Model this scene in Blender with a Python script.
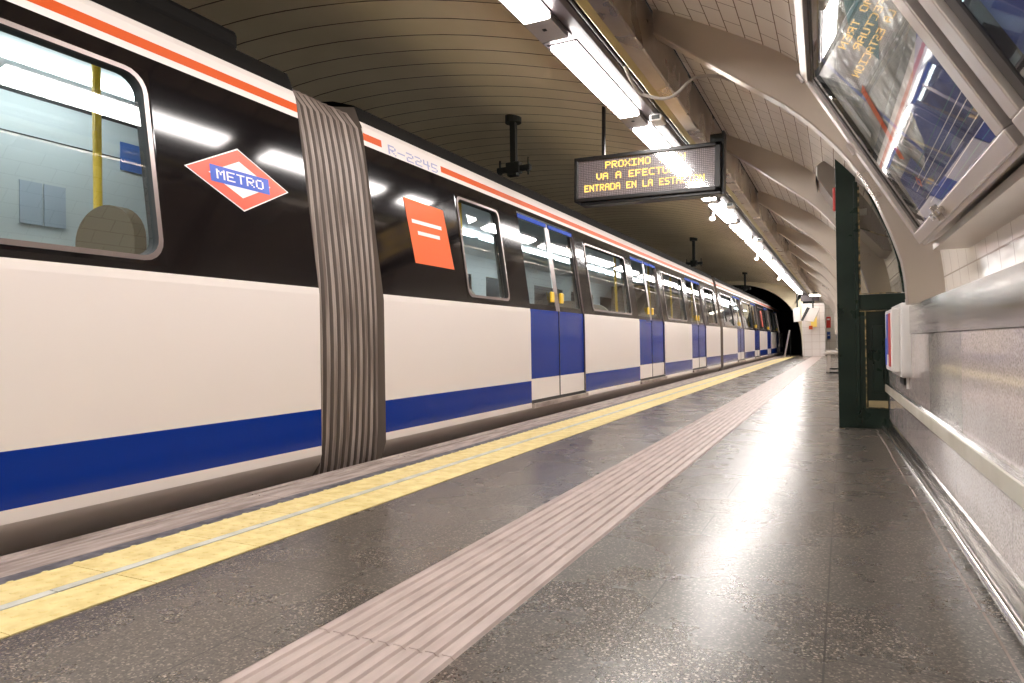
import bpy, math, random
from mathutils import Matrix, Vector
random.seed(7)
for _o in list(bpy.data.objects): bpy.data.objects.remove(_o)
SC = bpy.context.scene
COL = SC.collection

# ------------------------------------------------------------------ camera
# rows: world X, Y, Z expressed in camera axes
RX = (0.89924166, 0.01569632, 0.43717053)
RY = (0.43717554, 0.00329198, -0.89937017)
RZ = (-0.01555596, 0.99987139, -0.00390176)
camd = bpy.data.cameras.new('camera'); cam = bpy.data.objects.new('camera', camd); COL.objects.link(cam)
m3 = Matrix((RX, RY, RZ))
m4 = m3.to_4x4(); m4.translation = Vector((0, 0, 0.7)); cam.matrix_world = m4
camd.sensor_width = 36.0; camd.lens = 683.0 * 36.0 / 1024.0; camd.clip_start = 0.02; camd.clip_end = 200
camd.dof.use_dof = False
SC.camera = cam
# ------------------------------------------------------------------ world, exposure
w = bpy.data.worlds.new('world'); SC.world = w; w.use_nodes = True
w.node_tree.nodes['Background'].inputs[0].default_value = (0.9, 0.85, 0.8, 1)
w.node_tree.nodes['Background'].inputs[1].default_value = 0.02
SC.view_settings.view_transform = 'Standard'; SC.view_settings.look = 'None'
SC.view_settings.exposure = 0.55; SC.view_settings.gamma = 1.0
SC.view_settings.use_curve_mapping = False
LAMP_POWER = 30.0        # platform fluorescent tubes behind diffusers
CAR_LAMP = 11.0           # strip lamps inside the carriages

# ------------------------------------------------------------------ materials
MAT = {}
def mat(name, col=(.8, .8, .8), rough=.5, metal=0., coat=0., emit=0., spec=.5, ecol=None):
    if name in MAT: return MAT[name]
    m = bpy.data.materials.new(name); m.use_nodes = True
    b = m.node_tree.nodes['Principled BSDF']
    b.inputs['Base Color'].default_value = (*col, 1); b.inputs['Roughness'].default_value = rough
    b.inputs['Metallic'].default_value = metal; b.inputs['Coat Weight'].default_value = coat
    b.inputs['Coat Roughness'].default_value = .05
    b.inputs['Specular IOR Level'].default_value = spec
    if emit:
        b.inputs['Emission Color'].default_value = (*(ecol or col), 1); b.inputs['Emission Strength'].default_value = emit
    MAT[name] = m
    return m
def nodes(m): return m.node_tree.nodes, m.node_tree.links, m.node_tree.nodes['Principled BSDF']
def noise_col(m, c1, c2, scale, lo=.35, hi=.65, stretch=(1, 1, 1), detail=4, coord='Object'):
    n, l, b = nodes(m)
    tc = n.new('ShaderNodeTexCoord'); mp = n.new('ShaderNodeMapping'); mp.inputs['Scale'].default_value = stretch
    nz = n.new('ShaderNodeTexNoise'); nz.inputs['Scale'].default_value = scale; nz.inputs['Detail'].default_value = detail
    cr = n.new('ShaderNodeValToRGB'); cr.color_ramp.elements[0].position = lo; cr.color_ramp.elements[1].position = hi
    cr.color_ramp.elements[0].color = (*c1, 1); cr.color_ramp.elements[1].color = (*c2, 1)
    l.new(tc.outputs[coord], mp.inputs[0]); l.new(mp.outputs[0], nz.inputs['Vector'])
    l.new(nz.outputs['Fac'], cr.inputs[0]); l.new(cr.outputs[0], b.inputs['Base Color'])
    return nz, cr
def rough_noise(m, lo, hi, scale, stretch=(1, 1, 1)):
    n, l, b = nodes(m)
    tc = n.new('ShaderNodeTexCoord'); mp = n.new('ShaderNodeMapping'); mp.inputs['Scale'].default_value = stretch
    nz = n.new('ShaderNodeTexNoise'); nz.inputs['Scale'].default_value = scale; nz.inputs['Detail'].default_value = 3
    mr = n.new('ShaderNodeMapRange'); mr.inputs[1].default_value = .3; mr.inputs[2].default_value = .7
    mr.inputs[3].default_value = lo; mr.inputs[4].default_value = hi
    l.new(tc.outputs['Object'], mp.inputs[0]); l.new(mp.outputs[0], nz.inputs['Vector']); l.new(nz.outputs['Fac'], mr.inputs[0])
    l.new(mr.outputs[0], b.inputs['Roughness'])
def bump(m, scale, strength, dist=.01, stretch=(1, 1, 1), detail=3):
    n, l, b = nodes(m)
    tc = n.new('ShaderNodeTexCoord'); mp = n.new('ShaderNodeMapping'); mp.inputs['Scale'].default_value = stretch
    nz = n.new('ShaderNodeTexNoise'); nz.inputs['Scale'].default_value = scale; nz.inputs['Detail'].default_value = detail
    bp = n.new('ShaderNodeBump'); bp.inputs['Strength'].default_value = strength; bp.inputs['Distance'].default_value = dist
    l.new(tc.outputs['Object'], mp.inputs[0]); l.new(mp.outputs[0], nz.inputs['Vector']); l.new(nz.outputs['Fac'], bp.inputs['Height'])
    l.new(bp.outputs[0], b.inputs['Normal'])

def terrazzo(name, base, dark, light, scale, rlo, rhi, tile=None, joint=(.05, .045, .04), off=(0, 0), spec=.5, swap=False):
    """speckled polished stone; tile = (length along Y, width along X) cuts thin joints"""
    m = mat(name, base, .2, spec=spec); n, l, b = nodes(m)
    tc = n.new('ShaderNodeTexCoord')
    v = n.new('ShaderNodeTexVoronoi'); v.inputs['Scale'].default_value = scale
    l.new(tc.outputs['Object'], v.inputs['Vector'])
    sep = n.new('ShaderNodeSeparateColor'); l.new(v.outputs['Color'], sep.inputs[0])
    cr = n.new('ShaderNodeValToRGB'); e = cr.color_ramp.elements
    e[0].position = 0; e[0].color = (*dark, 1); e[1].position = 1; e[1].color = (*light, 1)
    a = e.new(.35); a.color = (*base, 1); a = e.new(.8); a.color = (*[x * 1.15 for x in base], 1)
    cr.color_ramp.interpolation = 'LINEAR'
    l.new(sep.outputs[0], cr.inputs[0])
    nz = n.new('ShaderNodeTexNoise'); nz.inputs['Scale'].default_value = 3.0; nz.inputs['Detail'].default_value = 6
    l.new(tc.outputs['Object'], nz.inputs['Vector'])
    mr = n.new('ShaderNodeMapRange'); mr.inputs[1].default_value = .3; mr.inputs[2].default_value = .7
    mr.inputs[3].default_value = rlo; mr.inputs[4].default_value = rhi
    l.new(nz.outputs['Fac'], mr.inputs[0]); l.new(mr.outputs[0], b.inputs['Roughness'])
    out = cr.outputs[0]
    if tile:
        mp = n.new('ShaderNodeMapping'); mp.inputs['Rotation'].default_value = (0, 0, math.pi / 2)
        mp.inputs['Location'].default_value = (off[0], off[1], 0)
        if swap: mp.inputs['Rotation'].default_value = (math.pi / 2, 0, math.pi / 2)
        br = n.new('ShaderNodeTexBrick'); br.inputs['Scale'].default_value = 1
        br.inputs['Brick Width'].default_value = tile[0]; br.inputs['Row Height'].default_value = tile[1]
        br.inputs['Mortar Size'].default_value = .0025; br.offset = 0 if swap else .5; br.inputs['Mortar Smooth'].default_value = .1
        br.inputs['Color1'].default_value = (.92, .92, .92, 1); br.inputs['Color2'].default_value = (1.08, 1.06, 1.05, 1)
        br.inputs['Mortar'].default_value = (*joint, 1)
        l.new(tc.outputs['Object'], mp.inputs[0]); l.new(mp.outputs[0], br.inputs['Vector'])
        mx = n.new('ShaderNodeMix'); mx.data_type = 'RGBA'; mx.blend_type = 'MULTIPLY'; mx.inputs[0].default_value = 1
        l.new(out, mx.inputs[6]); l.new(br.outputs['Color'], mx.inputs[7]); out = mx.outputs[2]
    l.new(out, b.inputs['Base Color'])
    return m
def uv_tiles(name, c1, c2, mortar, w_, h_, size, rough, offset=.5):
    m = mat(name, c1, rough); n, l, b = nodes(m)
    uv = n.new('ShaderNodeUVMap'); br = n.new('ShaderNodeTexBrick'); br.inputs['Scale'].default_value = 1
    br.inputs['Brick Width'].default_value = w_; br.inputs['Row Height'].default_value = h_
    br.inputs['Mortar Size'].default_value = size; br.offset = offset; br.inputs['Mortar Smooth'].default_value = .3
    br.inputs['Color1'].default_value = (*c1, 1); br.inputs['Color2'].default_value = (*c2, 1); br.inputs['Mortar'].default_value = (*mortar, 1)
    l.new(uv.outputs[0], br.inputs['Vector']); l.new(br.outputs['Color'], b.inputs['Base Color'])
    bp = n.new('ShaderNodeBump'); bp.inputs['Strength'].default_value = .5; bp.inputs['Distance'].default_value = .004; bp.invert = True
    nz = n.new('ShaderNodeTexNoise'); nz.inputs['Scale'].default_value = 5; l.new(uv.outputs[0], nz.inputs['Vector'])
    ad = n.new('ShaderNodeMath'); ad.operation = 'MULTIPLY_ADD'; ad.inputs[1].default_value = .6
    l.new(nz.outputs['Fac'], ad.inputs[0]); l.new(br.outputs['Fac'], ad.inputs[2])
    l.new(ad.outputs[0], bp.inputs['Height']); l.new(bp.outputs[0], b.inputs['Normal'])
    return m
def glass(name, tint=(.9, .95, .95), refl=1.0, rough=.0, base=.06):
    m = bpy.data.materials.new(name); m.use_nodes = True; n = m.node_tree.nodes; l = m.node_tree.links; n.clear()
    o = n.new('ShaderNodeOutputMaterial'); t = n.new('ShaderNodeBsdfTransparent'); t.inputs[0].default_value = (*tint, 1)
    g = n.new('ShaderNodeBsdfGlossy'); g.inputs['Roughness'].default_value = rough; g.inputs[0].default_value = (refl, refl, refl, 1)
    # two-sided Schlick reflectance, the same from both faces of the pane
    ge = n.new('ShaderNodeNewGeometry'); dt = n.new('ShaderNodeVectorMath'); dt.operation = 'DOT_PRODUCT'
    l.new(ge.outputs['Incoming'], dt.inputs[0]); l.new(ge.outputs['Normal'], dt.inputs[1])
    ab = n.new('ShaderNodeMath'); ab.operation = 'ABSOLUTE'; l.new(dt.outputs['Value'], ab.inputs[0])
    om = n.new('ShaderNodeMath'); om.operation = 'SUBTRACT'; om.inputs[0].default_value = 1; om.use_clamp = True; l.new(ab.outputs[0], om.inputs[1])
    pw = n.new('ShaderNodeMath'); pw.operation = 'POWER'; pw.inputs[1].default_value = 5; l.new(om.outputs[0], pw.inputs[0])
    a = n.new('ShaderNodeMath'); a.operation = 'MULTIPLY_ADD'; a.inputs[1].default_value = .96 - base; a.inputs[2].default_value = .04 + base; a.use_clamp = True
    l.new(pw.outputs[0], a.inputs[0])
    mx = n.new('ShaderNodeMixShader')
    l.new(a.outputs[0], mx.inputs[0]); l.new(t.outputs[0], mx.inputs[1]); l.new(g.outputs[0], mx.inputs[2]); l.new(mx.outputs[0], o.inputs[0])
    MAT[name] = m
    return m

FLOOR = terrazzo('floor_granite', (.088, .076, .064), (.03, .026, .022), (.32, .275, .225), 210, .25, .30, (.9, .43), (.25, .25, .25), (.3, .05), spec=.85)
GRAN = terrazzo('wall_granite', (.52, .45, .43), (.36, .31, .30), (.68, .61, .585), 210, .05, .12)
GRAN2 = terrazzo('wall_granite_grey', (.36, .33, .30), (.20, .18, .16), (.54, .50, .46), 210, .06, .14)
TACT = mat('tactile_beige', (.50, .40, .37), .42); noise_col(TACT, (.43, .345, .315), (.55, .45, .415), 9, stretch=(3, .6, 1))
YEL = mat('tactile_yellow', (.83, .66, .22), .45); noise_col(YEL, (.72, .57, .22), (.88, .74, .36), 14)
WLINE = mat('white_line', (.62, .62, .56), .45); noise_col(WLINE, (.5, .5, .45), (.70, .70, .66), 10)
EDGED = mat('dark_edge', (.10, .095, .11), .5); noise_col(EDGED, (.06, .06, .07), (.17, .16, .18), 20)
COPE = mat('coping_stone', (.38, .31, .28), .6); noise_col(COPE, (.24, .19, .165), (.48, .40, .36), 7, stretch=(4, .5, 1)); bump(COPE, 30, .3)
BALL = mat('trackbed_concrete', (.06, .055, .05), .9)
VAULT = mat('vault_panels', (.55, .46, .29), .32); noise_col(VAULT, (.66, .57, .39), (.80, .71, .52), 1.3, stretch=(.5, .5, 2)); 
TILEV = uv_tiles('vault_tiles', (.86, .80, .73), (.92, .86, .79), (.26, .20, .15), .24, .12, .004, .25)
TILEW = uv_tiles('wall_tiles', (.82, .77, .72), (.86, .81, .76), (.52, .46, .41), .2, .145, .004, .08, 0)
TILEE = uv_tiles('end_tiles', (.82, .76, .72), (.86, .80, .76), (.6, .5, .45), .3, .3, .006, .2, 0)
STEEL = mat('brushed_steel', (.56, .53, .51), .22, 1); rough_noise(STEEL, .12, .26, 8, (1, .15, 6)); bump(STEEL, 1.6, .35, .04, (1, .8, 1.2), 1)
RIBS = mat('rib_steel', (.66, .60, .54), .3, 1); rough_noise(RIBS, .27, .33, 3)
TRUNKM = mat('trunk_steel', (.45, .38, .32), .32, 1); noise_col(TRUNKM, (.34, .28, .23), (.56, .48, .40), 1.4, stretch=(1, .7, 1)); rough_noise(TRUNKM, .22, .4, 3)
ALU = mat('satin_aluminium', (.62, .57, .54), .33, .85)
YELM = mat('yellow_steel', (.40, .33, .15), .4, .6)
CHAN = mat('dark_channel', (.085, .07, .075), .45, .3)
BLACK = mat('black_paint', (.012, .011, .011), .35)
RUBBER = mat('black_rubber', (.02, .018, .018), .6)
DARKM = mat('dark_iron', (.03, .032, .03), .5, .5)
GREEN = mat('dark_green_paint', (.005, .016, .011), .28, spec=.35); noise_col(GREEN, (.003, .012, .008), (.007, .020, .014), 5); rough_noise(GREEN, .26, .34, 6)
WORN = mat('worn_ochre_edge', (.22, .15, .06), .6); noise_col(WORN, (.03, .04, .02), (.42, .30, .13), 26, .42, .6)
CREAMP = mat('cream_trim', (.56, .52, .43), .4); noise_col(CREAMP, (.50, .46, .37), (.62, .58, .49), 4)
WHITE = mat('white_plastic', (.78, .75, .72), .35)
RED = mat('sign_red', (.62, .04, .03), .35)
BLUE = mat('sign_blue', (.02, .07, .36), .3)
ORANGE = mat('sign_orange', (.80, .115, .012), .5)
# carriage
STRIPB = mat('header_blue', (.01, .06, .42), .6, spec=.2)
CWHITE = mat('carriage_white', (.83, .76, .73), .28, coat=.3)
CBLUE = mat('carriage_blue', (.0005, .028, .27), .14, coat=.0, spec=.28)
CBLACK = mat('carriage_black', (.006, .0045, .005), .09, coat=.0, spec=.4)
CORANGE = mat('carriage_orange', (.64, .085, .004), .4, spec=.3)
CROOF = mat('carriage_roof', (.006, .005, .0045), .7, spec=.15)
CSKIRT = mat('carriage_skirt', (.58, .52, .49), .45)
CFRAME = mat('window_trim_metal', (.30, .25, .24), .3, .8)
CLINE = mat('carriage_lining', (.72, .76, .76), .45)
CFLOOR = mat('carriage_floor', (.12, .13, .14), .5)
CEND = mat('carriage_end', (.16, .13, .11), .5)
BELL = mat('bellows_rubber', (.28, .225, .195), .5); noise_col(BELL, (.17, .13, .11), (.40, .335, .30), 3, stretch=(1, 8, .6))
BELLD = mat('bellows_fold_shade', (.12, .095, .08), .6)  # darker copy of the rubber, crease shade painted into the pleat valleys
POLEY = mat('yellow_grab_pole', (.85, .55, .03), .3)
SEATM = mat('seat_shell', (.42, .36, .29), .45)
SEATB = mat('seat_fabric_blue', (.05, .11, .26), .7)
CLAMP = mat('carriage_lamp', (1, 1, 1), .5, emit=CAR_LAMP, ecol=(.90, .97, 1.0))
LAMP = mat('platform_lamp', (1, 1, 1), .5, emit=LAMP_POWER, ecol=(1.0, .945, .905))
LAMPW = mat('small_lamp', (1, 1, 1), .5, emit=4, ecol=(1, .9, .75))
LED = mat('led_amber', (.3, .15, .02), .5, emit=2.2, ecol=(1.0, .60, .10))
GLT = glass('train_glass', (.80, .87, .87), .9, 0, .05)
GLD = glass('door_glass', (.45, .49, .48), .9, 0, .05)
GLA = glass('poster_glass', (.93, .95, .95), .95, .015, .05)
GLG = glass('old_screen_glass', (.48, .47, .42), .85, .03, .04)
GLS = glass('sign_glass', (.9, .9, .9), 1.0, .09, .05)

# ------------------------------------------------------------------ mesh builder
class MB:
    def __init__(s): s.v = []; s.f = []; s.mi = []; s.m = []; s.uv = {}
    def idx(s, m):
        if m not in s.m: s.m.append(m)
        return s.m.index(m)
    def face(s, pts, m, uv=None):
        i = len(s.v); s.v += [tuple(p) for p in pts]; s.f.append(tuple(range(i, i + len(pts)))); s.mi.append(s.idx(m))
        if uv: s.uv[len(s.f) - 1] = uv
    def oface(s, pts, m, n):
        v = Vector((0, 0, 0)); q = [Vector(p) for p in pts]
        for a, c in zip(q, q[1:] + q[:1]): v += a.cross(c)
        s.face(pts if v.dot(Vector(n)) > 0 else pts[::-1], m)
    def hexa(s, p, m):   # 8 points: bottom 0-3 loop, top 4-7 loop
        i = len(s.v); s.v += [tuple(q) for q in p]; k = s.idx(m)
        for q in ((3, 2, 1, 0), (4, 5, 6, 7), (0, 1, 5, 4), (1, 2, 6, 5), (2, 3, 7, 6), (3, 0, 4, 7)):
            s.f.append(tuple(i + a for a in q)); s.mi.append(k)
    def box(s, x0, x1, y0, y1, z0, z1, m, fn=None):
        p = [(x0, y0, z0), (x1, y0, z0), (x1, y1, z0), (x0, y1, z0), (x0, y0, z1), (x1, y0, z1), (x1, y1, z1), (x0, y1, z1)]
        if fn: p = [fn(*q) for q in p]
        s.hexa(p, m)
    def prism(s, prof, y0, y1, m, fn=None):   # closed XZ profile extruded along Y
        n = len(prof); i = len(s.v); k = s.idx(m)
        for y in (y0, y1):
            for (x, z) in prof: s.v.append(fn(x, y, z) if fn else (x, y, z))
        for a in range(n):
            b = (a + 1) % n; s.f.append((i + a, i + b, i + n + b, i + n + a)); s.mi.append(k)
        s.f.append(tuple(i + a for a in reversed(range(n)))); s.mi.append(k); s.f.append(tuple(i + n + a for a in range(n))); s.mi.append(k)
    def grid(s, rows, m, uvs=None, close=False):
        i = len(s.v); R = len(rows); Cn = len(rows[0]); k = s.idx(m)
        for r in rows: s.v += [tuple(p) for p in r]
        for a in range(R - 1):
            for b in range(Cn if close else Cn - 1):
                b2 = (b + 1) % Cn
                s.f.append((i + a * Cn + b, i + a * Cn + b2, i + (a + 1) * Cn + b2, i + (a + 1) * Cn + b)); s.mi.append(k)
                if uvs: s.uv[len(s.f) - 1] = [uvs[a][b], uvs[a][b2], uvs[a + 1][b2], uvs[a + 1][b]]
    def tube(s, pts, r, m, n=8, caps=True):
        pts = [Vector(p) for p in pts]; rows = []; up = Vector((0, 0, 1))
        for j, p in enumerate(pts):
            t = (pts[min(j + 1, len(pts) - 1)] - pts[max(j - 1, 0)]).normalized()
            a = t.cross(up) if abs(t.z) < .95 else t.cross(Vector((1, 0, 0)))
            a.normalize(); b = t.cross(a); rr = r[j] if isinstance(r, (list, tuple)) else r
            rows.append([p + a * rr * math.cos(2 * math.pi * q / n) + b * rr * math.sin(2 * math.pi * q / n) for q in range(n)])
        s.grid(rows, m, close=True)
        if caps: s.face(list(reversed(rows[0])), m); s.face(rows[-1], m)
    def cyl(s, p0, p1, r, m, n=14): s.tube([p0, p1], r, m, n)
    def dome(s, c, r, h, m, n=6, ax='z'):
        rows = []
        for j in range(3):
            a = math.pi / 2 * j / 3
            rows.append([(c[0] + r * math.cos(a) * math.cos(2 * math.pi * q / n), c[1] + r * math.cos(a) * math.sin(2 * math.pi * q / n), c[2] + h * math.sin(a)) for q in range(n)])
        s.grid(rows, m, close=True); s.face(rows[-1], m)
    def ball(s, c, r, m, n=14, k=8, sc=(1, 1, 1)):
        rows = []
        for j in range(k + 1):
            a = -math.pi / 2 + math.pi * j / k
            rows.append([(c[0] + sc[0] * r * math.cos(a) * math.cos(2 * math.pi * q / n), c[1] + sc[1] * r * math.cos(a) * math.sin(2 * math.pi * q / n), c[2] + sc[2] * r * math.sin(a)) for q in range(n)])
        s.grid(rows, m, close=True)
    def build(s, name, parent=None, smooth=False, bevel=0, loc=None):
        me = bpy.data.meshes.new(name); me.from_pydata(s.v, [], s.f)
        for m in s.m: me.materials.append(m)
        me.polygons.foreach_set('material_index', s.mi)
        if s.uv:
            ul = me.uv_layers.new(name='UVMap')
            for p in me.polygons:
                u = s.uv.get(p.index)
                if u:
                    for li, q in zip(p.loop_indices, u): ul.data[li].uv = q
        me.validate(); me.update()
        o = bpy.data.objects.new(name, me); COL.objects.link(o)
        if parent:
            o.parent = parent
            # geometry is written in world coordinates unless the builder is local
            if not s.local: o.matrix_parent_inverse = parent_inv(parent)
        if smooth:
            try: me.shade_smooth()
            except Exception: pass
            if smooth != 'all':
                try: me.set_sharp_from_angle(angle=math.radians(35))
                except Exception: pass
        if bevel:
            bm_ = o.modifiers.new('bevel', 'BEVEL'); bm_.width = bevel; bm_.segments = 2; bm_.limit_method = 'ANGLE'
        if loc: o.location = loc
        return o
    local = False
def parent_inv(p):
    # a part written in world coordinates already sits in the world frame, so its own children need no offset
    return Matrix.Identity(4) if p.parent else Matrix.Translation(-Vector(p.location))
class LB(MB):
    local = True    # coordinates relative to the thing's base
def tag(o, label=None, cat=None, group=None, kind=None):
    if label: o['label'] = label
    if cat: o['category'] = cat
    if group: o['group'] = group
    if kind: o['kind'] = kind
    return o
def thing(name, label, cat, loc, group=None):
    e = bpy.data.objects.new(name, None); COL.objects.link(e); e.location = loc; e.empty_display_size = .2
    return tag(e, label, cat, group)
def struct(o): o['kind'] = 'structure'; return o
def copy_tree(o, parent=None):
    c = o.copy(); COL.objects.link(c); c.parent = parent
    for ch in [x for x in bpy.data.objects if x.parent == o]: copy_tree(ch, c)
    return c

# right wall runs slightly towards the track as it goes away
WA, WB_ = .451, .0239
def wsh(x, y, z):
    t = 1 if z < 1.2 else max(0., 1 - (z - 1.2) / 1.45)
    return (x - WB_ * y * t, y, z)
Y0, Y1 = -6.0, 31.0
TRX = -1.07       # side of the steel trunk
def lerp_prof(pr, n):
    ln = [0]
    for a, b in zip(pr, pr[1:]): ln.append(ln[-1] + math.dist(a, b))
    # catmull-rom resample
    out = []
    for k in range(n + 1):
        d = ln[-1] * k / n; i = 0
        while i < len(pr) - 2 and ln[i + 1] < d: i += 1
        t = (d - ln[i]) / (ln[i + 1] - ln[i])
        p0 = pr[max(i - 1, 0)]; p1 = pr[i]; p2 = pr[i + 1]; p3 = pr[min(i + 2, len(pr) - 1)]
        out.append(tuple(.5 * ((2 * p1[j]) + (-p0[j] + p2[j]) * t + (2 * p0[j] - 5 * p1[j] + 4 * p2[j] - p3[j]) * t * t + (-p0[j] + 3 * p1[j] - 3 * p2[j] + p3[j]) * t ** 3) for j in (0, 1)))
    return out

# ================================================================== STRUCTURE
# ---- platform floor
PE = -2.62
b = MB()
b.face([(-1.19, Y0, 0), (-1.19, Y1 + 4, 0), (-1.858, Y1 + 4, 0), (-1.858, Y0, 0)][::-1], FLOOR)
b.face([(-.79, Y0, 0), (.65, Y0, 0), (.65, Y1 + 4, 0), (-.79, Y1 + 4, 0)], FLOOR)
b.face([(-1.19, Y0, -.004), (-.79, Y0, -.004), (-.79, Y1 + 4, -.004), (-1.19, Y1 + 4, -.004)], TACT)
b.box(PE + .06, .65, Y0, Y1 + 4, -1.1, -.006, COPE)
struct(b.build('floor'))
# ---- ribbed tactile guide strip, slabs 0.86 m long with hairline joints
b = MB(); y = .449 - .86 * 8
while y < Y1 - .5:
    ya, yb = y + .002, min(y + .858, Y1 - .2); n = 9; wd = .40 / n
    prof = [(-1.19, -.003)]
    for k in range(n):
        x = -1.19 + k * wd
        prof += [(x + .004, -.001), (x + .010, .0045), (x + wd - .010, .0045), (x + wd - .004, -.001)]
    prof += [(-.79, -.003)]
    b.prism(prof, ya, yb, TACT); y += .86
struct(b.build('trim_1'))
# ---- yellow warning strip with blister domes, split by a pale line
b = MB(); y = .57 - .40 * 14; j = 0
while y < 26:
    for (xa, xb) in ((-1.858, -2.055), (-2.10, -2.285)):
        b.box(xb + .0015, xa - .0015, y + .0015, y + .398, -.01, .003, YEL)
    if y > -1 and y < 13:
        for xs in ([-1.88 - .05 * k for k in range(4)] + [-2.122 - .05 * k for k in range(4)]):
            for q in range(8): b.dome((xs - (.0 if q % 2 else .012), y + .025 + .05 * q, .003), .012, .0018, YEL)
    y += .40; j += 1
b.face([(-1.858, 26, .002), (-1.858, Y1 + .5, .002), (-2.0, Y1 + .3, .002), (-2.285, 26, .002)], YEL)
struct(b.build('trim_2'))
b = MB(); y = -6
while y < 26: b.box(-2.096, -2.059, y + .002, y + .798, -.01, .004, WLINE); y += .8
struct(b.build('trim_3'))
b = MB(); b.box(-2.36, -2.288, Y0, 30, -.02, .001, EDGED); struct(b.build('trim_4'))
# ---- coping stones with nosing grooves, then the platform face
b = MB(); y = -6.0
prof = [(-2.362, .0), (-2.50, .0), (-2.505, -.008), (-2.515, -.008), (-2.52, .0), (-2.545, .0), (-2.55, -.008), (-2.56, -.008), (-2.565, 0), (PE + .01, 0), (PE, -.015), (PE, -.16), (-2.362, -.16)]
while y < 30: b.prism(prof, y + .002, y + 1.198, COPE); y += 1.2
struct(b.build('trim_5'))
b = MB(); b.box(-7.6, PE + .1, Y0 - 4, 60, -1.3, -1.1, BALL)
for x in (-3.35, -4.85): b.box(x - .035, x + .035, Y0, 55, -1.1, -.96, DARKM)
struct(b.build('floor_track'))
# ---- vault over the track: ring panels with V joints
vp = lerp_prof([(-1.50, 2.76), (-1.77, 2.83), (-2.56, 3.05), (-3.3, 3.19), (-4.1, 3.27), (-4.9, 3.25), (-5.8, 3.02), (-6.6, 2.5), (-7.15, 1.7), (-7.35, .6), (-7.35, -1.2)], 36)
b = MB(); rows = []; ys = []; y = Y0
cx, cz = -4.4, .6
while y < Y1:
    for dy, d in ((0, .010), (.006, .010), (.010, 0), (.296, 0)): ys.append((y + dy, d))
    y += .3
ys.append((Y1, 0))
for (yy, d) in ys:
    r = []
    for (x, z) in vp:
        L = math.hypot(x - cx, z - cz); r.append((x + (x - cx) / L * d, yy, z + (z - cz) / L * d))
    rows.append(r)
JOINT = mat('vault_joint', (.10, .08, .055), .8, spec=.1)
for a in range(len(rows) - 1): b.grid([rows[a], rows[a + 1]], VAULT if a % 4 == 2 else JOINT)
struct(b.build('ceiling', smooth=True))
# ---- right vault: curved tiled wall and ceiling between the ribs
OUT = [(.590, .875), (.588, .96), (.556, 1.218), (.475, 1.46), (.36, 1.70), (.205, 1.92), (.02, 2.12), (-.19, 2.292), (-.35, 2.41), (-.655, 2.585), (-1.06, 2.80)]
op = lerp_prof(OUT, 40); arc = [0]
for a, c in zip(op, op[1:]): arc.append(arc[-1] + math.dist(a, c))
b = MB(); rows = []; uvs = []
for k in range(38):
    yy = Y0 + k
    rows.append([wsh(x, yy, z) for (x, z) in op]); uvs.append([(yy, a) for a in arc])
lo = [i for i, p in enumerate(op) if p[1] < 1.27][-1]
b.grid([r[:lo + 1] for r in rows], TILEW, [u[:lo + 1] for u in uvs])
b.grid([r[lo:] for r in rows], TILEV, [u[lo:] for u in uvs])
struct(b.build('wall_right', smooth=True))
# ---- right wall dado: granite slabs, steel band, ledge
b = MB()
b.box(WA + .003, WA + .155, Y0, Y1, 0, .722, DARKM, wsh)
y = 2.93 - .85 * 10; k = 0
while y < Y1:
    b.box(WA, WA + .1, y + .0015, y + .8485, .355, .722, GRAN2 if k in (10, 13, 17) else GRAN, wsh); y += .85; k += 1
y = 2.23 - .85 * 9
while y < Y1: b.box(WA, WA + .1, y + .0015, y + .8485, 0, .353, GRAN, wsh); y += .85
struct(b.build('wall_right_granite'))
b = MB(); b.box(WA - .006, WA + .155, Y0, Y1, .724, .882, STEEL, wsh); struct(b.build('wall_right_band'))
b = MB(); b.prism([(WA, .285), (WA - .022, .285), (WA - .026, .29), (WA - .026, .342), (WA - .020, .347), (WA, .347)], Y0, Y1, CREAMP, wsh)
b.prism([(WA, .348), (WA - .024, .348), (WA - .012, .358), (WA, .358)], Y0, Y1, STEEL, wsh)
struct(b.build('trim_6'))
# floor rail: steel skirting with a round bar
b = MB(); b.prism([(WA, 0), (WA - .03, 0), (WA - .03, .012), (WA - .008, .016), (WA - .008, .07), (WA, .075)], Y0, Y1, STEEL, wsh)
b.tube([wsh(WA - .046, yy, .020) for yy in (Y0, 0, 10, 20, Y1)], .017, mat('bright_bar', (.8, .78, .76), .16, 1), 14)
struct(b.build('baseboard_right', smooth=True))
b = MB(); y = -.5
random.seed(3)
while y < 6: 
    dx = random.uniform(-.002, .002); b.box(WA - .098 + dx, WA - .092 + dx, y, y + .5, -.002, .0012, COPE, wsh); y += .52
struct(b.build('trim_7'))
# ---- steel trunk along the ceiling, yellow conduit, dark channel above the lamps
b = MB(); b.prism([(TRX, 2.80), (TRX, 2.49), (TRX - .01, 2.482), (TRX - .115, 2.50), (TRX - .125, 2.56), (TRX - .125, 2.80)], Y0, Y1, TRUNKM); struct(b.build('trim_8'))
b = MB(); b.prism([(TRX - .128, 2.80), (TRX - .128, 2.535), (TRX - .19, 2.53), (TRX - .20, 2.54), (TRX - .20, 2.80)], Y0, Y1, YELM); struct(b.build('trim_9'))
b = MB(); b.prism([(-1.29, 2.84), (-1.29, 2.60), (-1.33, 2.585), (-1.50, 2.635), (-1.72, 2.635), (-1.74, 2.66), (-1.74, 2.84)], Y0, Y1, CHAN)
b.prism([(-1.335, 2.60), (-1.335, 2.572), (-1.37, 2.572), (-1.37, 2.60)], Y0, Y1, CHAN)
struct(b.build('trim_10'))
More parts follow.
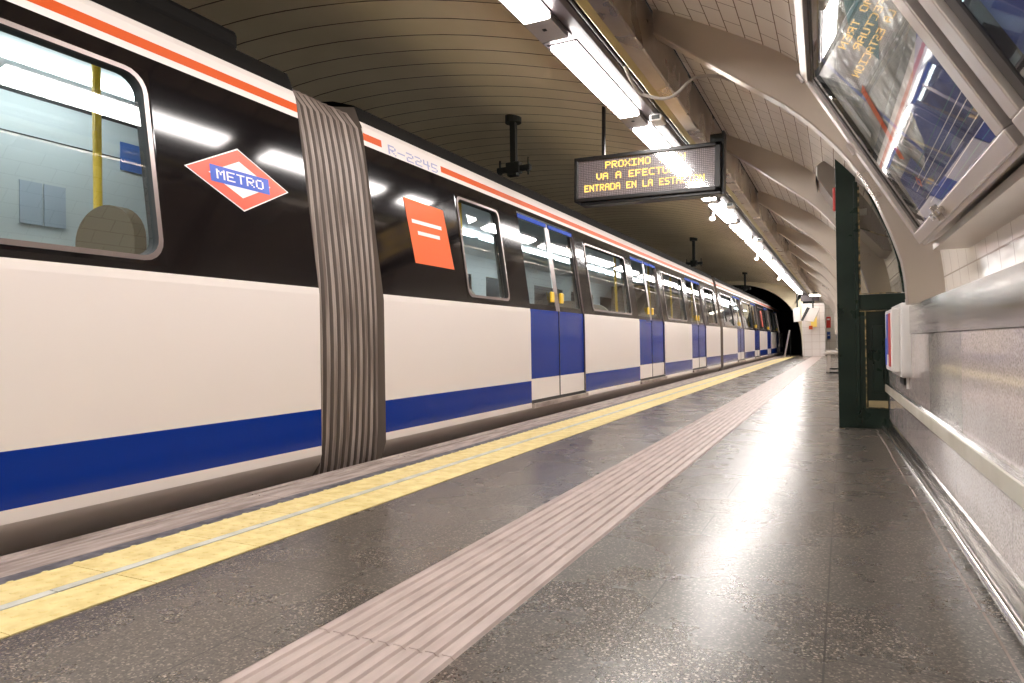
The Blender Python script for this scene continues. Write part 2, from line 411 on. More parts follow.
b = MB(); b.tube([(-1.305, yy, 2.565) for yy in (Y0, 5, Y1)], .012, BLACK, 8); b.tube([(-1.275, yy, 2.60) for yy in (Y0, 5, Y1)], .012, DARKM, 8); struct(b.build('trim_11'))
# ---- steel arch ribs
INN = lerp_prof([(.416, .885), (.414, .93), (.391, 1.123), (.322, 1.313), (.214, 1.537), (.055, 1.763), (-.190, 2.014), (-.49, 2.237), (-1.05, 2.64)], 30)
def rib_mesh(y):
    b = MB(); rows = []; uvs = []
    outp = lerp_prof([(x + .012, z) for (x, z) in OUT], 30)
    T = .11
    for (a, c) in zip(INN, outp):
        rows.append([wsh(c[0], y, c[1]), wsh(a[0] + .006, y, a[1] + .004), wsh(a[0], y + .006, a[1]), wsh(a[0], y + T, a[1]), wsh(c[0], y + T, c[1])])
    b.grid(rows, RIBS)
    b.grid([[r[0], r[-1]] for r in rows], RIBS)
    b.face(list(reversed(rows[0])), RIBS); b.face(rows[-1], RIBS)
    return b
for k in range(-2, 10):
    y = 4.25 + 2.92 * k
    struct(rib_mesh(y).build('ceiling_rib', smooth=True))
# ---- end of the platform: headwall with the tunnel mouth, tiled end wall, far room
b = MB(); prt = [(-7.3, -1.2), (-7.3, .8), (-6.6, 2.1), (-5.4, 2.95), (-4.3, 3.12), (-3.4, 3.02), (-2.7, 2.72), (-2.25, 2.36), (-1.92, 1.95), (-1.72, 1.5), (-1.62, 1.0), (-1.58, .5), (-1.56, -1.2)]
pr2 = lerp_prof(prt, 40); 
outer = []
for (x, z) in pr2:
    t = Vector((x + 4.4, 0, z - .6)); t.normalize(); outer.append((min(x + t.x * 1.6, -1.52 if z < 2.1 else -.75), z + t.z * 1.6))
b.grid([[(x, Y1, z) for x, z in pr2], [(x, Y1, z) for x, z in outer]], VAULT)
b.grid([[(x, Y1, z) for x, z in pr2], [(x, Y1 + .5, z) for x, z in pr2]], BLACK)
struct(b.build('wall_end_portal'))
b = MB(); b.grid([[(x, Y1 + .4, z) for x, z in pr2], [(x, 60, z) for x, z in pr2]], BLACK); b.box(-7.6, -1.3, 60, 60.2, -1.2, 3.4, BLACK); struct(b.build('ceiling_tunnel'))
b = MB()
def wallrect(b, x0, x1, y, z0, z1, m): b.face([(x0, y, z0), (x1, y, z0), (x1, y, z1), (x0, y, z1)], m, [(x0, z0), (x1, z0), (x1, z1), (x0, z1)])
wallrect(b, -1.56, -.70, Y1 - .05, 0, 2.2, TILEE); b.box(-1.56, -.70, Y1 - .04, Y1 + .2, 0, 2.2, TILEE)
struct(b.build('wall_end'))
b = MB(); wallrect(b, -1.2, 1.2, Y1 + 3.2, 0, 3.0, TILEE); wallrect(b, -1.2, 1.2, Y1 + 3.3, 0, 3.0, TILEE); struct(b.build('wall_end_far'))
b = MB(); b.box(-1.6, 1.2, Y1 - .06, Y1 + 3.3, 2.75, 2.85, VAULT); b.box(-1.6, -.9, Y1 - .05, Y1 + .1, 2.3, 2.75, CHAN); struct(b.build('ceiling_end'))
# wall behind the camera and across the tracks
b = MB(); wallrect(b, -7.6, 1.0, Y0 + .02, -1.2, 3.6, VAULT); struct(b.build('wall_rear'))

# ================================================================== CARRIAGES
SX0, SX1, SXR = -2.70, -2.85, -5.55
def sx(z): return SX0 if z <= 1.0 else SX0 + (SX1 - SX0) * (z - 1.0) / 1.1
def quad_side(b, y0, y1, z0, z1, m, off=0):
    b.face([(sx(z0) + off, y0, z0), (sx(z0) + off, y1, z0), (sx(z1) + off, y1, z1), (sx(z1) + off, y0, z1)], m)
ZW = 1.04          # waist
ZB = 2.035          # top of the dark window band
def rr(y0, y1, z0, z1, r, n=5):
    pts = []
    for (cy, cz_, a0) in ((y1 - r, z1 - r, 0), (y0 + r, z1 - r, 90), (y0 + r, z0 + r, 180), (y1 - r, z0 + r, 270)):
        for k in range(n + 1):
            a = math.radians(a0 + 90 * k / n); pts.append((cy + r * math.cos(a), cz_ + r * math.sin(a)))
    return pts
def ring(b, o_, i_, off_o, off_i, m):
    b.grid([[(sx(z) + off_o, y, z) for y, z in o_], [(sx(z) + off_i, y, z) for y, z in i_]], m, close=True)
def window_part(root, y0, y1, z0, z1, r=.07):
    b = MB(); outer = rr(y0 - .005, y1 + .005, z0 - .005, z1 + .005, .01); mid = rr(y0 + .012, y1 - .012, z0 + .012, z1 - .012, r); inn = rr(y0 + .034, y1 - .034, z0 + .034, z1 - .034, r * .85); deep = rr(y0 + .04, y1 - .04, z0 + .04, z1 - .04, r * .8)
    ring(b, outer, mid, .001, .004, CBLACK); ring(b, mid, inn, .008, .008, CFRAME); ring(b, mid, mid, .001, .008, CFRAME); ring(b, inn, deep, .008, -.05, RUBBER)
    f = b.build('window', root, smooth=True)
    g = MB(); p = [(sx(z) - .012, y, z) for y, z in rr(y0 + .036, y1 - .036, z0 + .036, z1 - .036, r * .85)]; g.oface(p, GLT, (1, 0, 0))
    tag(g.build('pane', f), 'clear window pane with reflections')
def door_leaf(root, y0, y1, hinge):
    """one sliding leaf; hinge = side (-1 near, +1 far) away from the closing edge"""
    off = -.018
    zb, zt = .155, 1.975
    fy0, fy1 = y0 + .055, y1 - .055
    def q(b, a, c, z0, z1, m): 
        b.face([(sx(z0) + off, a, z0), (sx(z0) + off, c, z0), (sx(z1) + off, c, z1), (sx(z1) + off, a, z1)], m)
    b = MB()
    q(b, y0, y1, .36, 1.0, CBLUE); q(b, y0, y1, 1.0, ZW, CBLUE); q(b, y0, y1, zb, .36, CWHITE)
    # frame of the glazed half
    q(b, y0, fy0, ZW, zt, CFRAME if hinge > 0 else CBLACK); q(b, fy1, y1, ZW, zt, CFRAME if hinge < 0 else CBLACK)
    q(b, fy0, fy1, 1.93, zt, CBLACK); q(b, fy0, fy1, ZW, 1.09, CBLACK)
    for (a, c) in ((y0, y0 + .006), (y1 - .006, y1)): b.box(SX0 - .04, SX0 - .012, a, c, zb, ZW, RUBBER)
    lf = b.build('door_leaf', root)
    g = MB(); g.oface([(sx(1.09) + off - .01, fy0, 1.09), (sx(1.09) + off - .01, fy1, 1.09), (sx(1.93) + off - .01, fy1, 1.93), (sx(1.93) + off - .01, fy0, 1.93)], GLD, (1, 0, 0))
    tag(g.build('pane', lf), 'dark door pane')
    h = MB(); yc = (y0 + .13) if hinge > 0 else (y1 - .13)
    h.box(sx(1.2) + off, sx(1.2) + off + .02, yc - .045, yc + .045, 1.13, 1.24, POLEY); tag(h.build('door_handle', lf, bevel=.008), 'yellow door button')
    s_ = MB(); s_.box(sx(1.96) + off, sx(1.96) + off + .0105, y0 + .03, y1 - .03, 1.935, 1.975, STRIPB); tag(s_.build('header_strip', lf), 'blue strip above the door')
def build_car(root, ya, yb, wins, doors, number_gap=None, near_end=True):
    b = MB()
    ends = lambda a, c: None
    zones = [(.16, .36, CBLUE), (.36, 1.0, CWHITE), (1.0, ZW, CWHITE), (ZW, ZB, CBLACK)]
    ybr = sorted(set([ya, yb] + [v for w_ in wins for v in w_[:2]] + [v for d in doors for v in d[:2]]))
    for y0, y1 in zip(ybr, ybr[1:]):
        mid = (y0 + y1) / 2
        if any(d[0] < mid < d[1] for d in doors):
            quad_side(b, y0, y1, 1.99, ZB, CBLACK); continue
        wn = [w_ for w_ in wins if w_[0] < mid < w_[1]]
        quad_side(b, y0, y1, .135, .345, CBLUE); quad_side(b, y0, y1, .345, 1.0, CWHITE); quad_side(b, y0, y1, 1.0, ZW, CWHITE)
        if wn:
            z0, z1 = wn[0][2:4]; quad_side(b, y0, y1, ZW, z0, CBLACK); quad_side(b, y0, y1, z1, ZB, CBLACK)
        else: quad_side(b, y0, y1, ZW, ZB, CBLACK)
        # white lower lip and tucked skirt
        b.face([(SX0, y0, .135), (SX0, y1, .135), (SX0, y1, .085), (SX0, y0, .085)], CWHITE)
    for d in doors:   # door pocket edges and sill
        b.box(SX0 - .06, SX0 + .03, d[0] + .0, d[1] - .0, .085, .125, COPE); b.box(SX0 - .05, SX0 - .005, d[0], d[1], .125, .15, RUBBER)
        for yy in (d[0], d[1]):
            for (za, zc) in ((.155, ZW), (ZW, 1.99)): b.face([(sx(za), yy, za), (sx(za) - .05, yy, za), (sx(zc) - .05, yy, zc), (sx(zc), yy, zc)], CFRAME)
            b.box(sx(1.5) - .0, sx(1.5) + .001, yy, yy, 1, 1, CFRAME)
    # cantrail band: white, orange, white
    og = number_gap
    b.face([(sx(ZB), ya, ZB), (sx(ZB), yb, ZB), (sx(2.07), yb, 2.07), (sx(2.07), ya, 2.07)], CWHITE)
    segs = [(ya, yb, CORANGE)] if not og else [(ya, og[0], CORANGE), (og[0], og[1], CWHITE), (og[1], yb, CORANGE)]
    for (a, c, m) in segs: b.face([(sx(2.07), a, 2.07), (sx(2.07), c, 2.07), (sx(2.12), c, 2.12), (sx(2.12), a, 2.12)], m)
    roofp = [(sx(2.12), 2.12), (SX1 - .012, 2.165), (SX1 - .03, 2.20)]
    for p, q in zip(roofp, roofp[1:]): b.face([(p[0], ya, p[1]), (p[0], yb, p[1]), (q[0], yb, q[1]), (q[0], ya, q[1])], CWHITE)
    rp = [(SX1 - .03, 2.20), (SX1 - .035, 2.23), (SX1 - .07, 2.31), (SX1 - .25, 2.37), (SX1 - .7, 2.43), (-4.12, 2.45), (-5.2, 2.38), (-5.5, 2.2), (SXR, 2.1)]
    b.grid([[(x, yy, z) for (x, z) in rp] for yy in (ya, yb)], CROOF)
    # underframe
    b.grid([[(x, yy, z) for (x, z) in ((SX0, .085), (SX0 - .012, .04), (SX0 - .09, -.06), (SX0 - .2, -.3), (SX0 - .25, -.75), (-5.3, -.75))] for yy in (ya, yb)], CSKIRT)
    # ends
    prof = [(SX0, .075), (SX0, 1.0), (SX1, 2.10), (SX1 - .03, 2.20), (SX1 - .07, 2.30), (SX1 - .7, 2.42), (-4.12, 2.44), (-5.2, 2.37), (SXR, 2.1), (SXR, 0), (-5.3, -.7), (SX0 - .25, -.7)]
    for yy in (ya, yb):
        b.face([(x, yy, z) for x, z in prof], CEND)
    body = b.build('body', root, smooth=True)
    # interior lining
    n = MB(); IX = SX0 - .10; FX = SXR + .12
    n.face([(IX, ya, .12), (IX, yb, .12), (FX, yb, .12), (FX, ya, .12)], CFLOOR)
    n.face([(IX - .08, ya, 2.16), (IX - .08, yb, 2.16), (FX, yb, 2.16), (FX, ya, 2.16)], CLINE)
    n.face([(FX, ya, .12), (FX, yb, .12), (FX, yb, 1.15), (FX, ya, 1.15)], CLINE)
    n.face([(FX, ya, 1.85), (FX, yb, 1.85), (FX, yb, 2.16), (FX, ya, 2.16)], CLINE)
    y = ya + .05; k = 0
    while y < yb:
        y2 = min(y + 2.0, yb); n.face([(FX, y, 1.15), (FX, min(y + .5, yb), 1.15), (FX, min(y + .5, yb), 1.85), (FX, y, 1.85)], CLINE)
        n.face([(FX - .02, min(y + .5, yb), 1.15), (FX - .02, y2, 1.15), (FX - .02, y2, 1.85), (FX - .02, min(y + .5, yb), 1.85)], BLACK); y += 2.0
    for y0, y1 in zip(ybr, ybr[1:]):
        mid = (y0 + y1) / 2
        if any(d[0] < mid < d[1] for d in doors): continue
        n.face([(IX, y0, .12), (IX, y1, .12), (IX, y1, 1.0), (IX, y0, 1.0)], CLINE)
        if not any(w_[0] < mid < w_[1] for w_ in wins): n.face([(IX, y0, 1.0), (IX, y1, 1.0), (sx(2.1) - .08, y1, 2.1), (sx(2.1) - .08, y0, 2.1)], CLINE)
    n.build('interior_lining', root)
    for x in (-4.35,):
        q = MB(); y = ya + .4
        while y + 1.2 < yb: q.box(x - .06, x + .06, y, y + 1.15, 2.125, 2.15, CLAMP); y += 1.35
        tag(q.build('strip_lamp', root), 'lit strip lamps along the carriage ceiling')
def pole(root, x, y, z0=.12, z1=2.15, bend=0):
    b = MB(); b.tube([(x, y, z0), (x + bend, y, (z0 + z1) / 2), (x, y, z1)], .02, POLEY, 10); tag(b.build('grab_pole', root, smooth=True), 'yellow grab pole')
def seat(root, x, y, m=None, facing=1, h=1.22):
    m = m or SEATM; b = MB(); prof = [(y - .04 * facing, .5), (y - .05 * facing, h - .1)]
    # rounded shell back
    rows = []
    for k in range(17):
        a = math.pi * k / 16; rows.append([(x - .22 * math.cos(a), y + dy, h - .17 + .17 * math.sin(a)) for dy in (-.03, .03)])
    rows = [[(x - .22, y - .03, .52), (x - .22, y + .03, .52)]] + rows + [[(x + .22, y - .03, .52), (x + .22, y + .03, .52)]]
    b.grid(rows, m); b.face([r[0] for r in rows], m); b.face([r[1] for r in reversed(rows)], m)
    o = b.build('seat', root, smooth=True)
    q = MB(); q.box(x - .22, x + .22, min(y, y + .42 * facing), max(y, y + .42 * facing), .5, .57, SEATB); q.box(x - .1, x + .1, min(y, y + .3 * facing), max(y, y + .3 * facing), .12, .5, SEATM); q.build('seat_cushion', o, bevel=.02)

# --- nearest carriage
car = thing('metro_carriage', 'nearest white and blue metro carriage with one big window and a red diamond logo', 'train carriage', (-4.1, -1.5, 0))
build_car(car, -5.9, 3.04, [(-.55, 2.07, 1.075, 1.965)], [(-2.6, -1.0)])
window_part(car, -.55, 2.07, 1.075, 1.965, .10)
door_leaf(car, -2.6, -1.8, -1); door_leaf(car, -1.8, -1.0, 1)
pole(car, -3.3, 2.14)
b = MB(); b.box(-3.9, -2.99, -5.0, 2.75, 2.34, 2.455, CROOF); tag(b.build('roof_unit', car, bevel=.03), 'dark roof unit')
seat(car, -3.15, 2.10, m=mat('seat_brown', (.17, .12, .07), .6), facing=1, h=1.39)
seat(car, -3.15, .5, facing=-1)
b = MB(); b.box(-4.0, -3.95, .9, 2.9, .12, 2.15, CLINE); b.box(-3.949, -3.945, .9, 2.9, 1.865, 1.87, BLACK); b.box(-3.949, -3.945, .9, 2.9, 2.08, 2.10, DARKM)
tag(b.build('partition', car), 'pale interior panel beside the gangway')
b = MB(); b.box(-3.62, -3.57, -.4, 2.6, 2.12, 2.15, CLAMP); tag(b.build('strip_lamp', car), 'added strip lamp brightening the inside of the big window')  # extra lamp, added to brighten the interior behind the big window
PAP = mat('notice_paper', (.50, .57, .66), .6)
b = MB()
for k in range(2): b.box(-3.946, -3.94, 2.13 + k * .125, 2.245 + k * .125, 1.39, 1.62, PAP)
tag(b.build('notice', car), 'two pale blue notices on the inner panel')
b = MB(); b.box(-3.946, -3.938, 2.70, 2.88, 1.80, 1.97, mat('notice_blue', (.10, .20, .55), .5)); tag(b.build('notice', car), 'blue notice inside')
# diamond logo
def side_pt(y, z, off): return (sx(z) + off, y, z)
def side_poly(b, pts, m, off): b.face([side_pt(y, z, off) for y, z in pts], m)
FONT = {
 'A': ("01110", "10001", "10001", "11111", "10001", "10001", "10001"), 'B': ("11110", "10001", "10001", "11110", "10001", "10001", "11110"),
 'C': ("01111", "10000", "10000", "10000", "10000", "10000", "01111"), 'D': ("11110", "10001", "10001", "10001", "10001", "10001", "11110"),
 'E': ("11111", "10000", "10000", "11110", "10000", "10000", "11111"), 'F': ("11111", "10000", "10000", "11110", "10000", "10000", "10000"),
 'I': ("11111", "00100", "00100", "00100", "00100", "00100", "11111"), 'L': ("10000", "10000", "10000", "10000", "10000", "10000", "11111"),
 'M': ("10001", "11011", "10101", "10101", "10001", "10001", "10001"), 'N': ("10001", "11001", "10101", "10101", "10011", "10001", "10001"),
 'O': ("01110", "10001", "10001", "10001", "10001", "10001", "01110"), 'P': ("11110", "10001", "10001", "11110", "10000", "10000", "10000"),
 'R': ("11110", "10001", "10001", "11110", "10100", "10010", "10001"), 'S': ("01111", "10000", "10000", "01110", "00001", "00001", "11110"),
 'T': ("11111", "00100", "00100", "00100", "00100", "00100", "00100"), 'U': ("10001", "10001", "10001", "10001", "10001", "10001", "01110"),
 'V': ("10001", "10001", "10001", "10001", "10001", "01010", "00100"), 'X': ("10001", "10001", "01010", "00100", "01010", "10001", "10001"),
 '-': ("00000", "00000", "00000", "11111", "00000", "00000", "00000"), '2': ("11110", "00001", "00001", "01110", "10000", "10000", "11111"),
 '4': ("10010", "10010", "10010", "11111", "00010", "00010", "00010"), '5': ("11111", "10000", "10000", "11110", "00001", "00001", "11110"),
 '0': ("01110", "10001", "10011", "10101", "11001", "10001", "01110"), ' ': ("00000",) * 7}
def text_cells(s):
    for i, ch in enumerate(s):
        for r, row in enumerate(FONT[ch]):
            for c, v in enumerate(row):
                if v == '1': yield i * 6 + c, 6 - r
def side_text(b, s, y0, z0, cw, chh, m, off):
    for c, r in text_cells(s): side_poly(b, [(y0 + c * cw, z0 + r * chh), (y0 + (c + 1) * cw, z0 + r * chh), (y0 + (c + 1) * cw, z0 + (r + 1) * chh), (y0 + c * cw, z0 + (r + 1) * chh)], m, off)
b = MB(); cy, cz_ = 2.55, 1.565
LRED = mat('logo_red', (.80, .10, .05), .35); LBLUE = mat('logo_blue', (.03, .09, .55), .35); LWH = mat('logo_white', (.85, .82, .82), .35)
for (hy, hz, m, off) in ((.335, .165, LWH, .002), (.325, .157, LRED, .003), (.20, .096, LWH, .004)):
    side_poly(b, [(cy - hy, cz_), (cy, cz_ - hz), (cy + hy, cz_), (cy, cz_ + hz)], m, off)
side_poly(b, [(cy - .19, cz_ - .042), (cy + .19, cz_ - .042), (cy + .19, cz_ + .042), (cy - .19, cz_ + .042)], LBLUE, .005)
side_text(b, 'METRO', cy - .155, cz_ - .024, .0105, .007, LWH, .006)
tag(b.build('diamond_logo', car), 'red, white and blue diamond logo')
# --- second carriage
car2 = thing('metro_carriage', 'second metro carriage, with an orange poster and three pairs of blue doors', 'train carriage', (-4.1, 10, 0))
w2 = [(4.78, 5.56, 1.075, 1.93), (7.80, 9.52, 1.075, 1.93), (11.68, 13.34, 1.075, 1.93), (15.6, 16.85, 1.075, 1.93)]
d2 = [(5.97, 7.50), (9.85, 11.42), (13.7, 15.27)]
build_car(car2, 3.65, 17.15, w2, d2, (3.85, 4.62))
for w_ in w2: window_part(car2, *w_, .06)
for d in d2:
    m_ = (d[0] + d[1]) / 2; door_leaf(car2, d[0], m_, -1); door_leaf(car2, m_, d[1], 1)
b = MB(); NUMM = mat('number_blue', (.36, .38, .58), .4); side_text(b, 'R-2245', 3.92, 2.045, .0185, .0095, NUMM, .002); tag(b.build('carriage_number', car2), 'pale blue carriage number')
b = MB()
PO = [(4.08, 1.29), (4.62, 1.29), (4.56, 1.75), (4.03, 1.76)]
side_poly(b, PO, ORANGE, .003)
for (a, c, z) in ((4.10, 4.50, 1.585), (4.16, 4.46, 1.505)): side_poly(b, [(a, z), (c, z - .0), (c, z + .028), (a, z + .028)], LWH, .004)
tag(b.build('poster', car2), 'orange poster with two white lines of text')
for (x, y) in ((-3.1, 4.95), (-3.0, 5.15), (-3.3, 6.6), (-3.15, 8.35), (-3.3, 10.6), (-3.2, 12.3), (-3.3, 14.5), (-3.2, 16.2)): pole(car2, x, y, bend=.03)
for (x, y, f) in ((-3.15, 5.32, -1), (-3.15, 8.15, 1), (-3.15, 9.15, -1), (-3.15, 12.0, 1), (-3.15, 13.1, -1), (-3.15, 16.0, 1), (-4.9, 8.15, 1), (-4.9, 9.1, -1), (-4.9, 12.3, 1), (-4.9, 5.3, -1)): seat(car2, x, y, facing=f, h=1.24)
# --- third carriage
car3 = thing('metro_carriage', 'third metro carriage, farthest, running on into the dark tunnel mouth', 'train carriage', (-4.1, 27, 0))
w3 = [(17.9, 19.7, 1.075, 1.93), (22.0, 23.9, 1.075, 1.93), (26.1, 28.1, 1.075, 1.93), (30.3, 32.2, 1.075, 1.93)]
d3 = [(20.1, 21.65), (24.25, 25.8), (28.45, 30.0), (32.6, 34.1)]
build_car(car3, 17.55, 36.0, w3, d3)
for w_ in w3: window_part(car3, *w_, .06)
for d in d3:
    m_ = (d[0] + d[1]) / 2; door_leaf(car3, d[0], m_, -1); door_leaf(car3, m_, d[1], 1)
for (x, y) in ((-3.2, 18.6), (-3.3, 20.9), (-3.2, 22.8), (-3.3, 25), (-3.2, 27), (-3.3, 29.2)): pole(car3, x, y)
for (x, y, f) in ((-3.15, 19.3, -1), (-3.15, 22.4, 1), (-3.15, 23.5, -1), (-3.15, 26.5, 1), (-3.15, 30.8, 1)): seat(car3, x, y, facing=f)
b = MB(); side_poly(b, [(26.9, 1.2), (27.3, 1.2), (27.3, 1.8), (26.9, 1.8)], mat('poster_red', (.6, .08, .05), .4), .01); tag(b.build('poster', car3), 'red sticker')
# --- gangway bellows
def bellows(name, label, ya, yb, nf, m1, m2, inset=.0):
    b = MB(); prof = [(-2.86, -.35), (-2.78, -.05), (-2.755, .3), (-2.755, 1.0), (-2.81, 1.7), (-2.86, 2.02), (-2.93, 2.22), (-3.2, 2.35), (-4.1, 2.41), (-5.0, 2.30), (-5.35, 2.05), (-5.45, 1.5), (-5.45, 0)]
    pr = lerp_prof(prof, 40); rows = []
    for k in range(nf * 4 + 1):
        t = k / (nf * 4); y = ya + (yb - ya) * t; ph = (k % 4); d = (0, .008, .026, .008)[ph]
        rows.append([((x - inset) - d * (1 if x > -4.1 else -1), y + .02 * math.sin(z * 2.2) * math.sin(math.pi * t), z - (d if z > 2.1 else 0)) for x, z in pr])
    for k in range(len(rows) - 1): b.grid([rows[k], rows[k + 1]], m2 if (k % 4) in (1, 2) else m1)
    o = b.build(name, smooth=True); return tag(o, label, 'gangway bellows')
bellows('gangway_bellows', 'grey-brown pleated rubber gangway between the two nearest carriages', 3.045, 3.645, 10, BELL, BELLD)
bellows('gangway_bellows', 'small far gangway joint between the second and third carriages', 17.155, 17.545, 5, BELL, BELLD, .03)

# ================================================================== LAMPS along the channel
def lamp_proto():
    root = thing('fluorescent_light', 'x', 'ceiling light', (-1.60, 0, 2.635), 'fluorescent lamps in the line above the platform edge')
    b = LB(); b.prism([(-.098, 0), (-.098, -.008), (.098, -.008), (.098, 0)], 0, 1.84, CHAN); b.build('housing', root)
    b = LB(); b.prism([(-.080, -.008), (-.080, -.034), (-.070, -.042), (.070, -.042), (.080, -.034), (.080, -.008)], .0, 1.50, LAMP); tag(b.build('diffuser', root), 'glowing white diffuser')
    b = LB(); b.box(-.088, .088, 1.515, 1.80, -.036, -.006, ALU); b.box(-.012, .012, 1.62, 1.65, -.040, -.036, DARKM); tag(b.build('ballast_cover', root, bevel=.003), 'pale metal end cover')
    return root
lp = lamp_proto(); LPITCH = 1.925; y = 4.10 - LPITCH * 5; i = 0; first = True; LL = []
while y < Y1 - 1.5:
    o = lp if first else copy_tree(lp); first = False; o.location = (-1.60, y, 2.635); LL.append((y, o)); y += LPITCH
vis = [o for (yy, o) in LL if yy > 1.8]
ORD = ['first', 'second', 'third', 'fourth', 'fifth', 'sixth', 'seventh', 'eighth', 'ninth', 'tenth', 'eleventh', 'twelfth', 'thirteenth', 'fourteenth']
names = {0: 'fluorescent lamp at the top edge of the picture, nearest in the row', 1: 'fluorescent lamp just left of the display rod, second in the row', 2: 'fluorescent lamp meeting the top of the hanging display'}
for (yy, o) in LL:
    if yy < 1.8: o['label'] = 'fluorescent lamp overhead, ' + ORD[int(round((2.175 - yy) / LPITCH)) - 1] + ' before the row enters the picture'
    else:
        k = vis.index(o)
        o['label'] = names.get(k, 'fluorescent lamp ' + ORD[k - 3] + ' beyond the display in the bright line above the train')
# small round lamps / speakers beside the line
for (y, lab) in ((10.6, 'small round white lamp under the light line just beyond the display'), (16.4, 'small round white lamp under the light line, second one farther on'), (22.2, 'small round white lamp under the light line, farthest one')):
    t = thing('spot_lamp', lab, 'ceiling light', (-1.76, y, 2.6))
    b = LB(); b.cyl((0, 0, -.02), (0, 0, .05), .03, ALU); b.build('mount', t, smooth=True)
    b = LB(); b.ball((0, 0, -.05), .045, LAMPW, sc=(1, 1, .8)); tag(b.build('globe', t, smooth='all'), 'glowing globe')
for (y, lab) in ((5.55, 'small white box speaker beside the lamps, above the display'), (9.6, 'small white box speaker right of the lamps beyond the display'), (13.2, 'small white box speaker right of the lamps, farther on')):
    t = thing('speaker', lab, 'speaker', (-1.36, y, 2.57))
    b = LB(); b.box(-.05, .05, 0, .17, -.055, 0, WHITE); b.build('case', t, bevel=.012)
    b = LB(); b.box(-.035, .035, -.003, .0, -.045, -.01, DARKM); b.build('grille', t)
# cable looping out of the channel
b = MB(); cq = [(-1.405, 2.655), (-1.276, 2.60), (-1.19, 2.59), (-1.113, 2.625), (-1.02, 2.70), (-.93, 2.712), (-.806, 2.681), (-.62, 2.595), (-.38, 2.46)]
cq = [(x * .868, .7 + (z - .7) * .868) for x, z in cq]
b.tube([(-1.31, 4.45, 2.60), (-1.28, 4.5, 2.50), (-1.25, 4.56, 2.43)] + [(x, 4.6, z) for x, z in lerp_prof(cq, 40)] + [(-.30, 4.5, 2.16), (-.29, 4.42, 2.17)], .0115, mat('cable_grey', (.42, .38, .34), .35), 8)
tag(b.build('cable', smooth=True), 'grey cable looping from the lamp channel across the steel trunk to the tiled vault', 'cable')

# ================================================================== DISPLAY SIGN
s0 = Vector((-2.234, 6, 1.985)); s1 = Vector((-.918, 6, 1.985))
sign = thing('display_sign', 'hanging black electronic display with amber text over the platform', 'display', (-1.575, 6.0, 2.2))
SGW, SGH = .66, .205
sign.rotation_euler = (0, math.radians(1.2), 0)
b = LB(); fr = .035
b.box(-SGW, SGW, .0, .16, -SGH, SGH, BLACK)
for (x0, x1, z0, z1) in ((-SGW, SGW, SGH - fr, SGH), (-SGW, SGW, -SGH, -SGH + fr), (-SGW, -SGW + fr, -SGH, SGH), (SGW - .05, SGW, -SGH, SGH)): b.box(x0, x1, -.03, .0, z0, z1, BLACK)
b.box(-SGW + .05, SGW, .0, .14, -SGH - .03, -SGH, BLACK)
b.build('case', sign, bevel=.006)
SCR = mat('display_matrix_hazed', (.34, .29, .31), .35); n_, l_, bb = nodes(SCR)  # cell greys are lifted to hold the haze of the reflected ceiling
tc = n_.new('ShaderNodeTexCoord'); br = n_.new('ShaderNodeTexBrick'); br.offset = 0; br.inputs['Scale'].default_value = 1
br.inputs['Brick Width'].default_value = .016; br.inputs['Row Height'].default_value = .016; br.inputs['Mortar Size'].default_value = .0022
br.inputs['Color1'].default_value = (.36, .30, .32, 1); br.inputs['Color2'].default_value = (.44, .37, .39, 1); br.inputs['Mortar'].default_value = (.06, .05, .055, 1)
mp = n_.new('ShaderNodeMapping'); mp.inputs['Rotation'].default_value = (math.pi / 2, 0, 0)
l_.new(tc.outputs['Object'], mp.inputs[0]); l_.new(mp.outputs[0], br.inputs['Vector']); l_.new(br.outputs['Color'], bb.inputs['Base Color'])
b = LB(); b.box(-SGW + fr, SGW - .05, -.006, -.001, -SGH + fr, SGH - fr, SCR); scr = b.build('screen', sign)
for (s, x0, z0) in (('PROXIMO TREN', -.365, .085), ('VA A EFECTUAR', -.45, -.015), ('ENTRADA EN LA ESTACION', -.565, -.115)):
    b = LB(); cw = .0083 if len(s) > 20 else .0102; ch_ = .0088
    for c, r in text_cells(s): b.box(x0 + c * cw + .0006, x0 + (c + 1) * cw - .0004, -.0075, -.006, z0 + r * ch_ + .0006, z0 + (r + 1) * ch_ - .0004, LED)
    tag(b.build('led_text', scr), 'amber words ' + s)
b = LB(); b.oface([(-SGW + fr, -.018, -SGH + fr), (SGW - .05, -.018, -SGH + fr), (SGW - .05, -.018, SGH - fr), (-SGW + fr, -.018, SGH - fr)], GLS, (0, -1, 0)); b.build('front_glass', sign)
b = LB(); b.box(-.422, -.395, .06, .09, SGH, .78, BLACK); tag(b.build('rod', sign), 'black hanging rod')
b = LB(); b.box(SGW, SGW + .02, .02, .14, -SGH - .03, SGH + .10, BLACK); b.box(SGW - .1, SGW + .02, .04, .10, SGH, SGH + .085, DARKM); tag(b.build('bracket', sign), 'black side bracket')

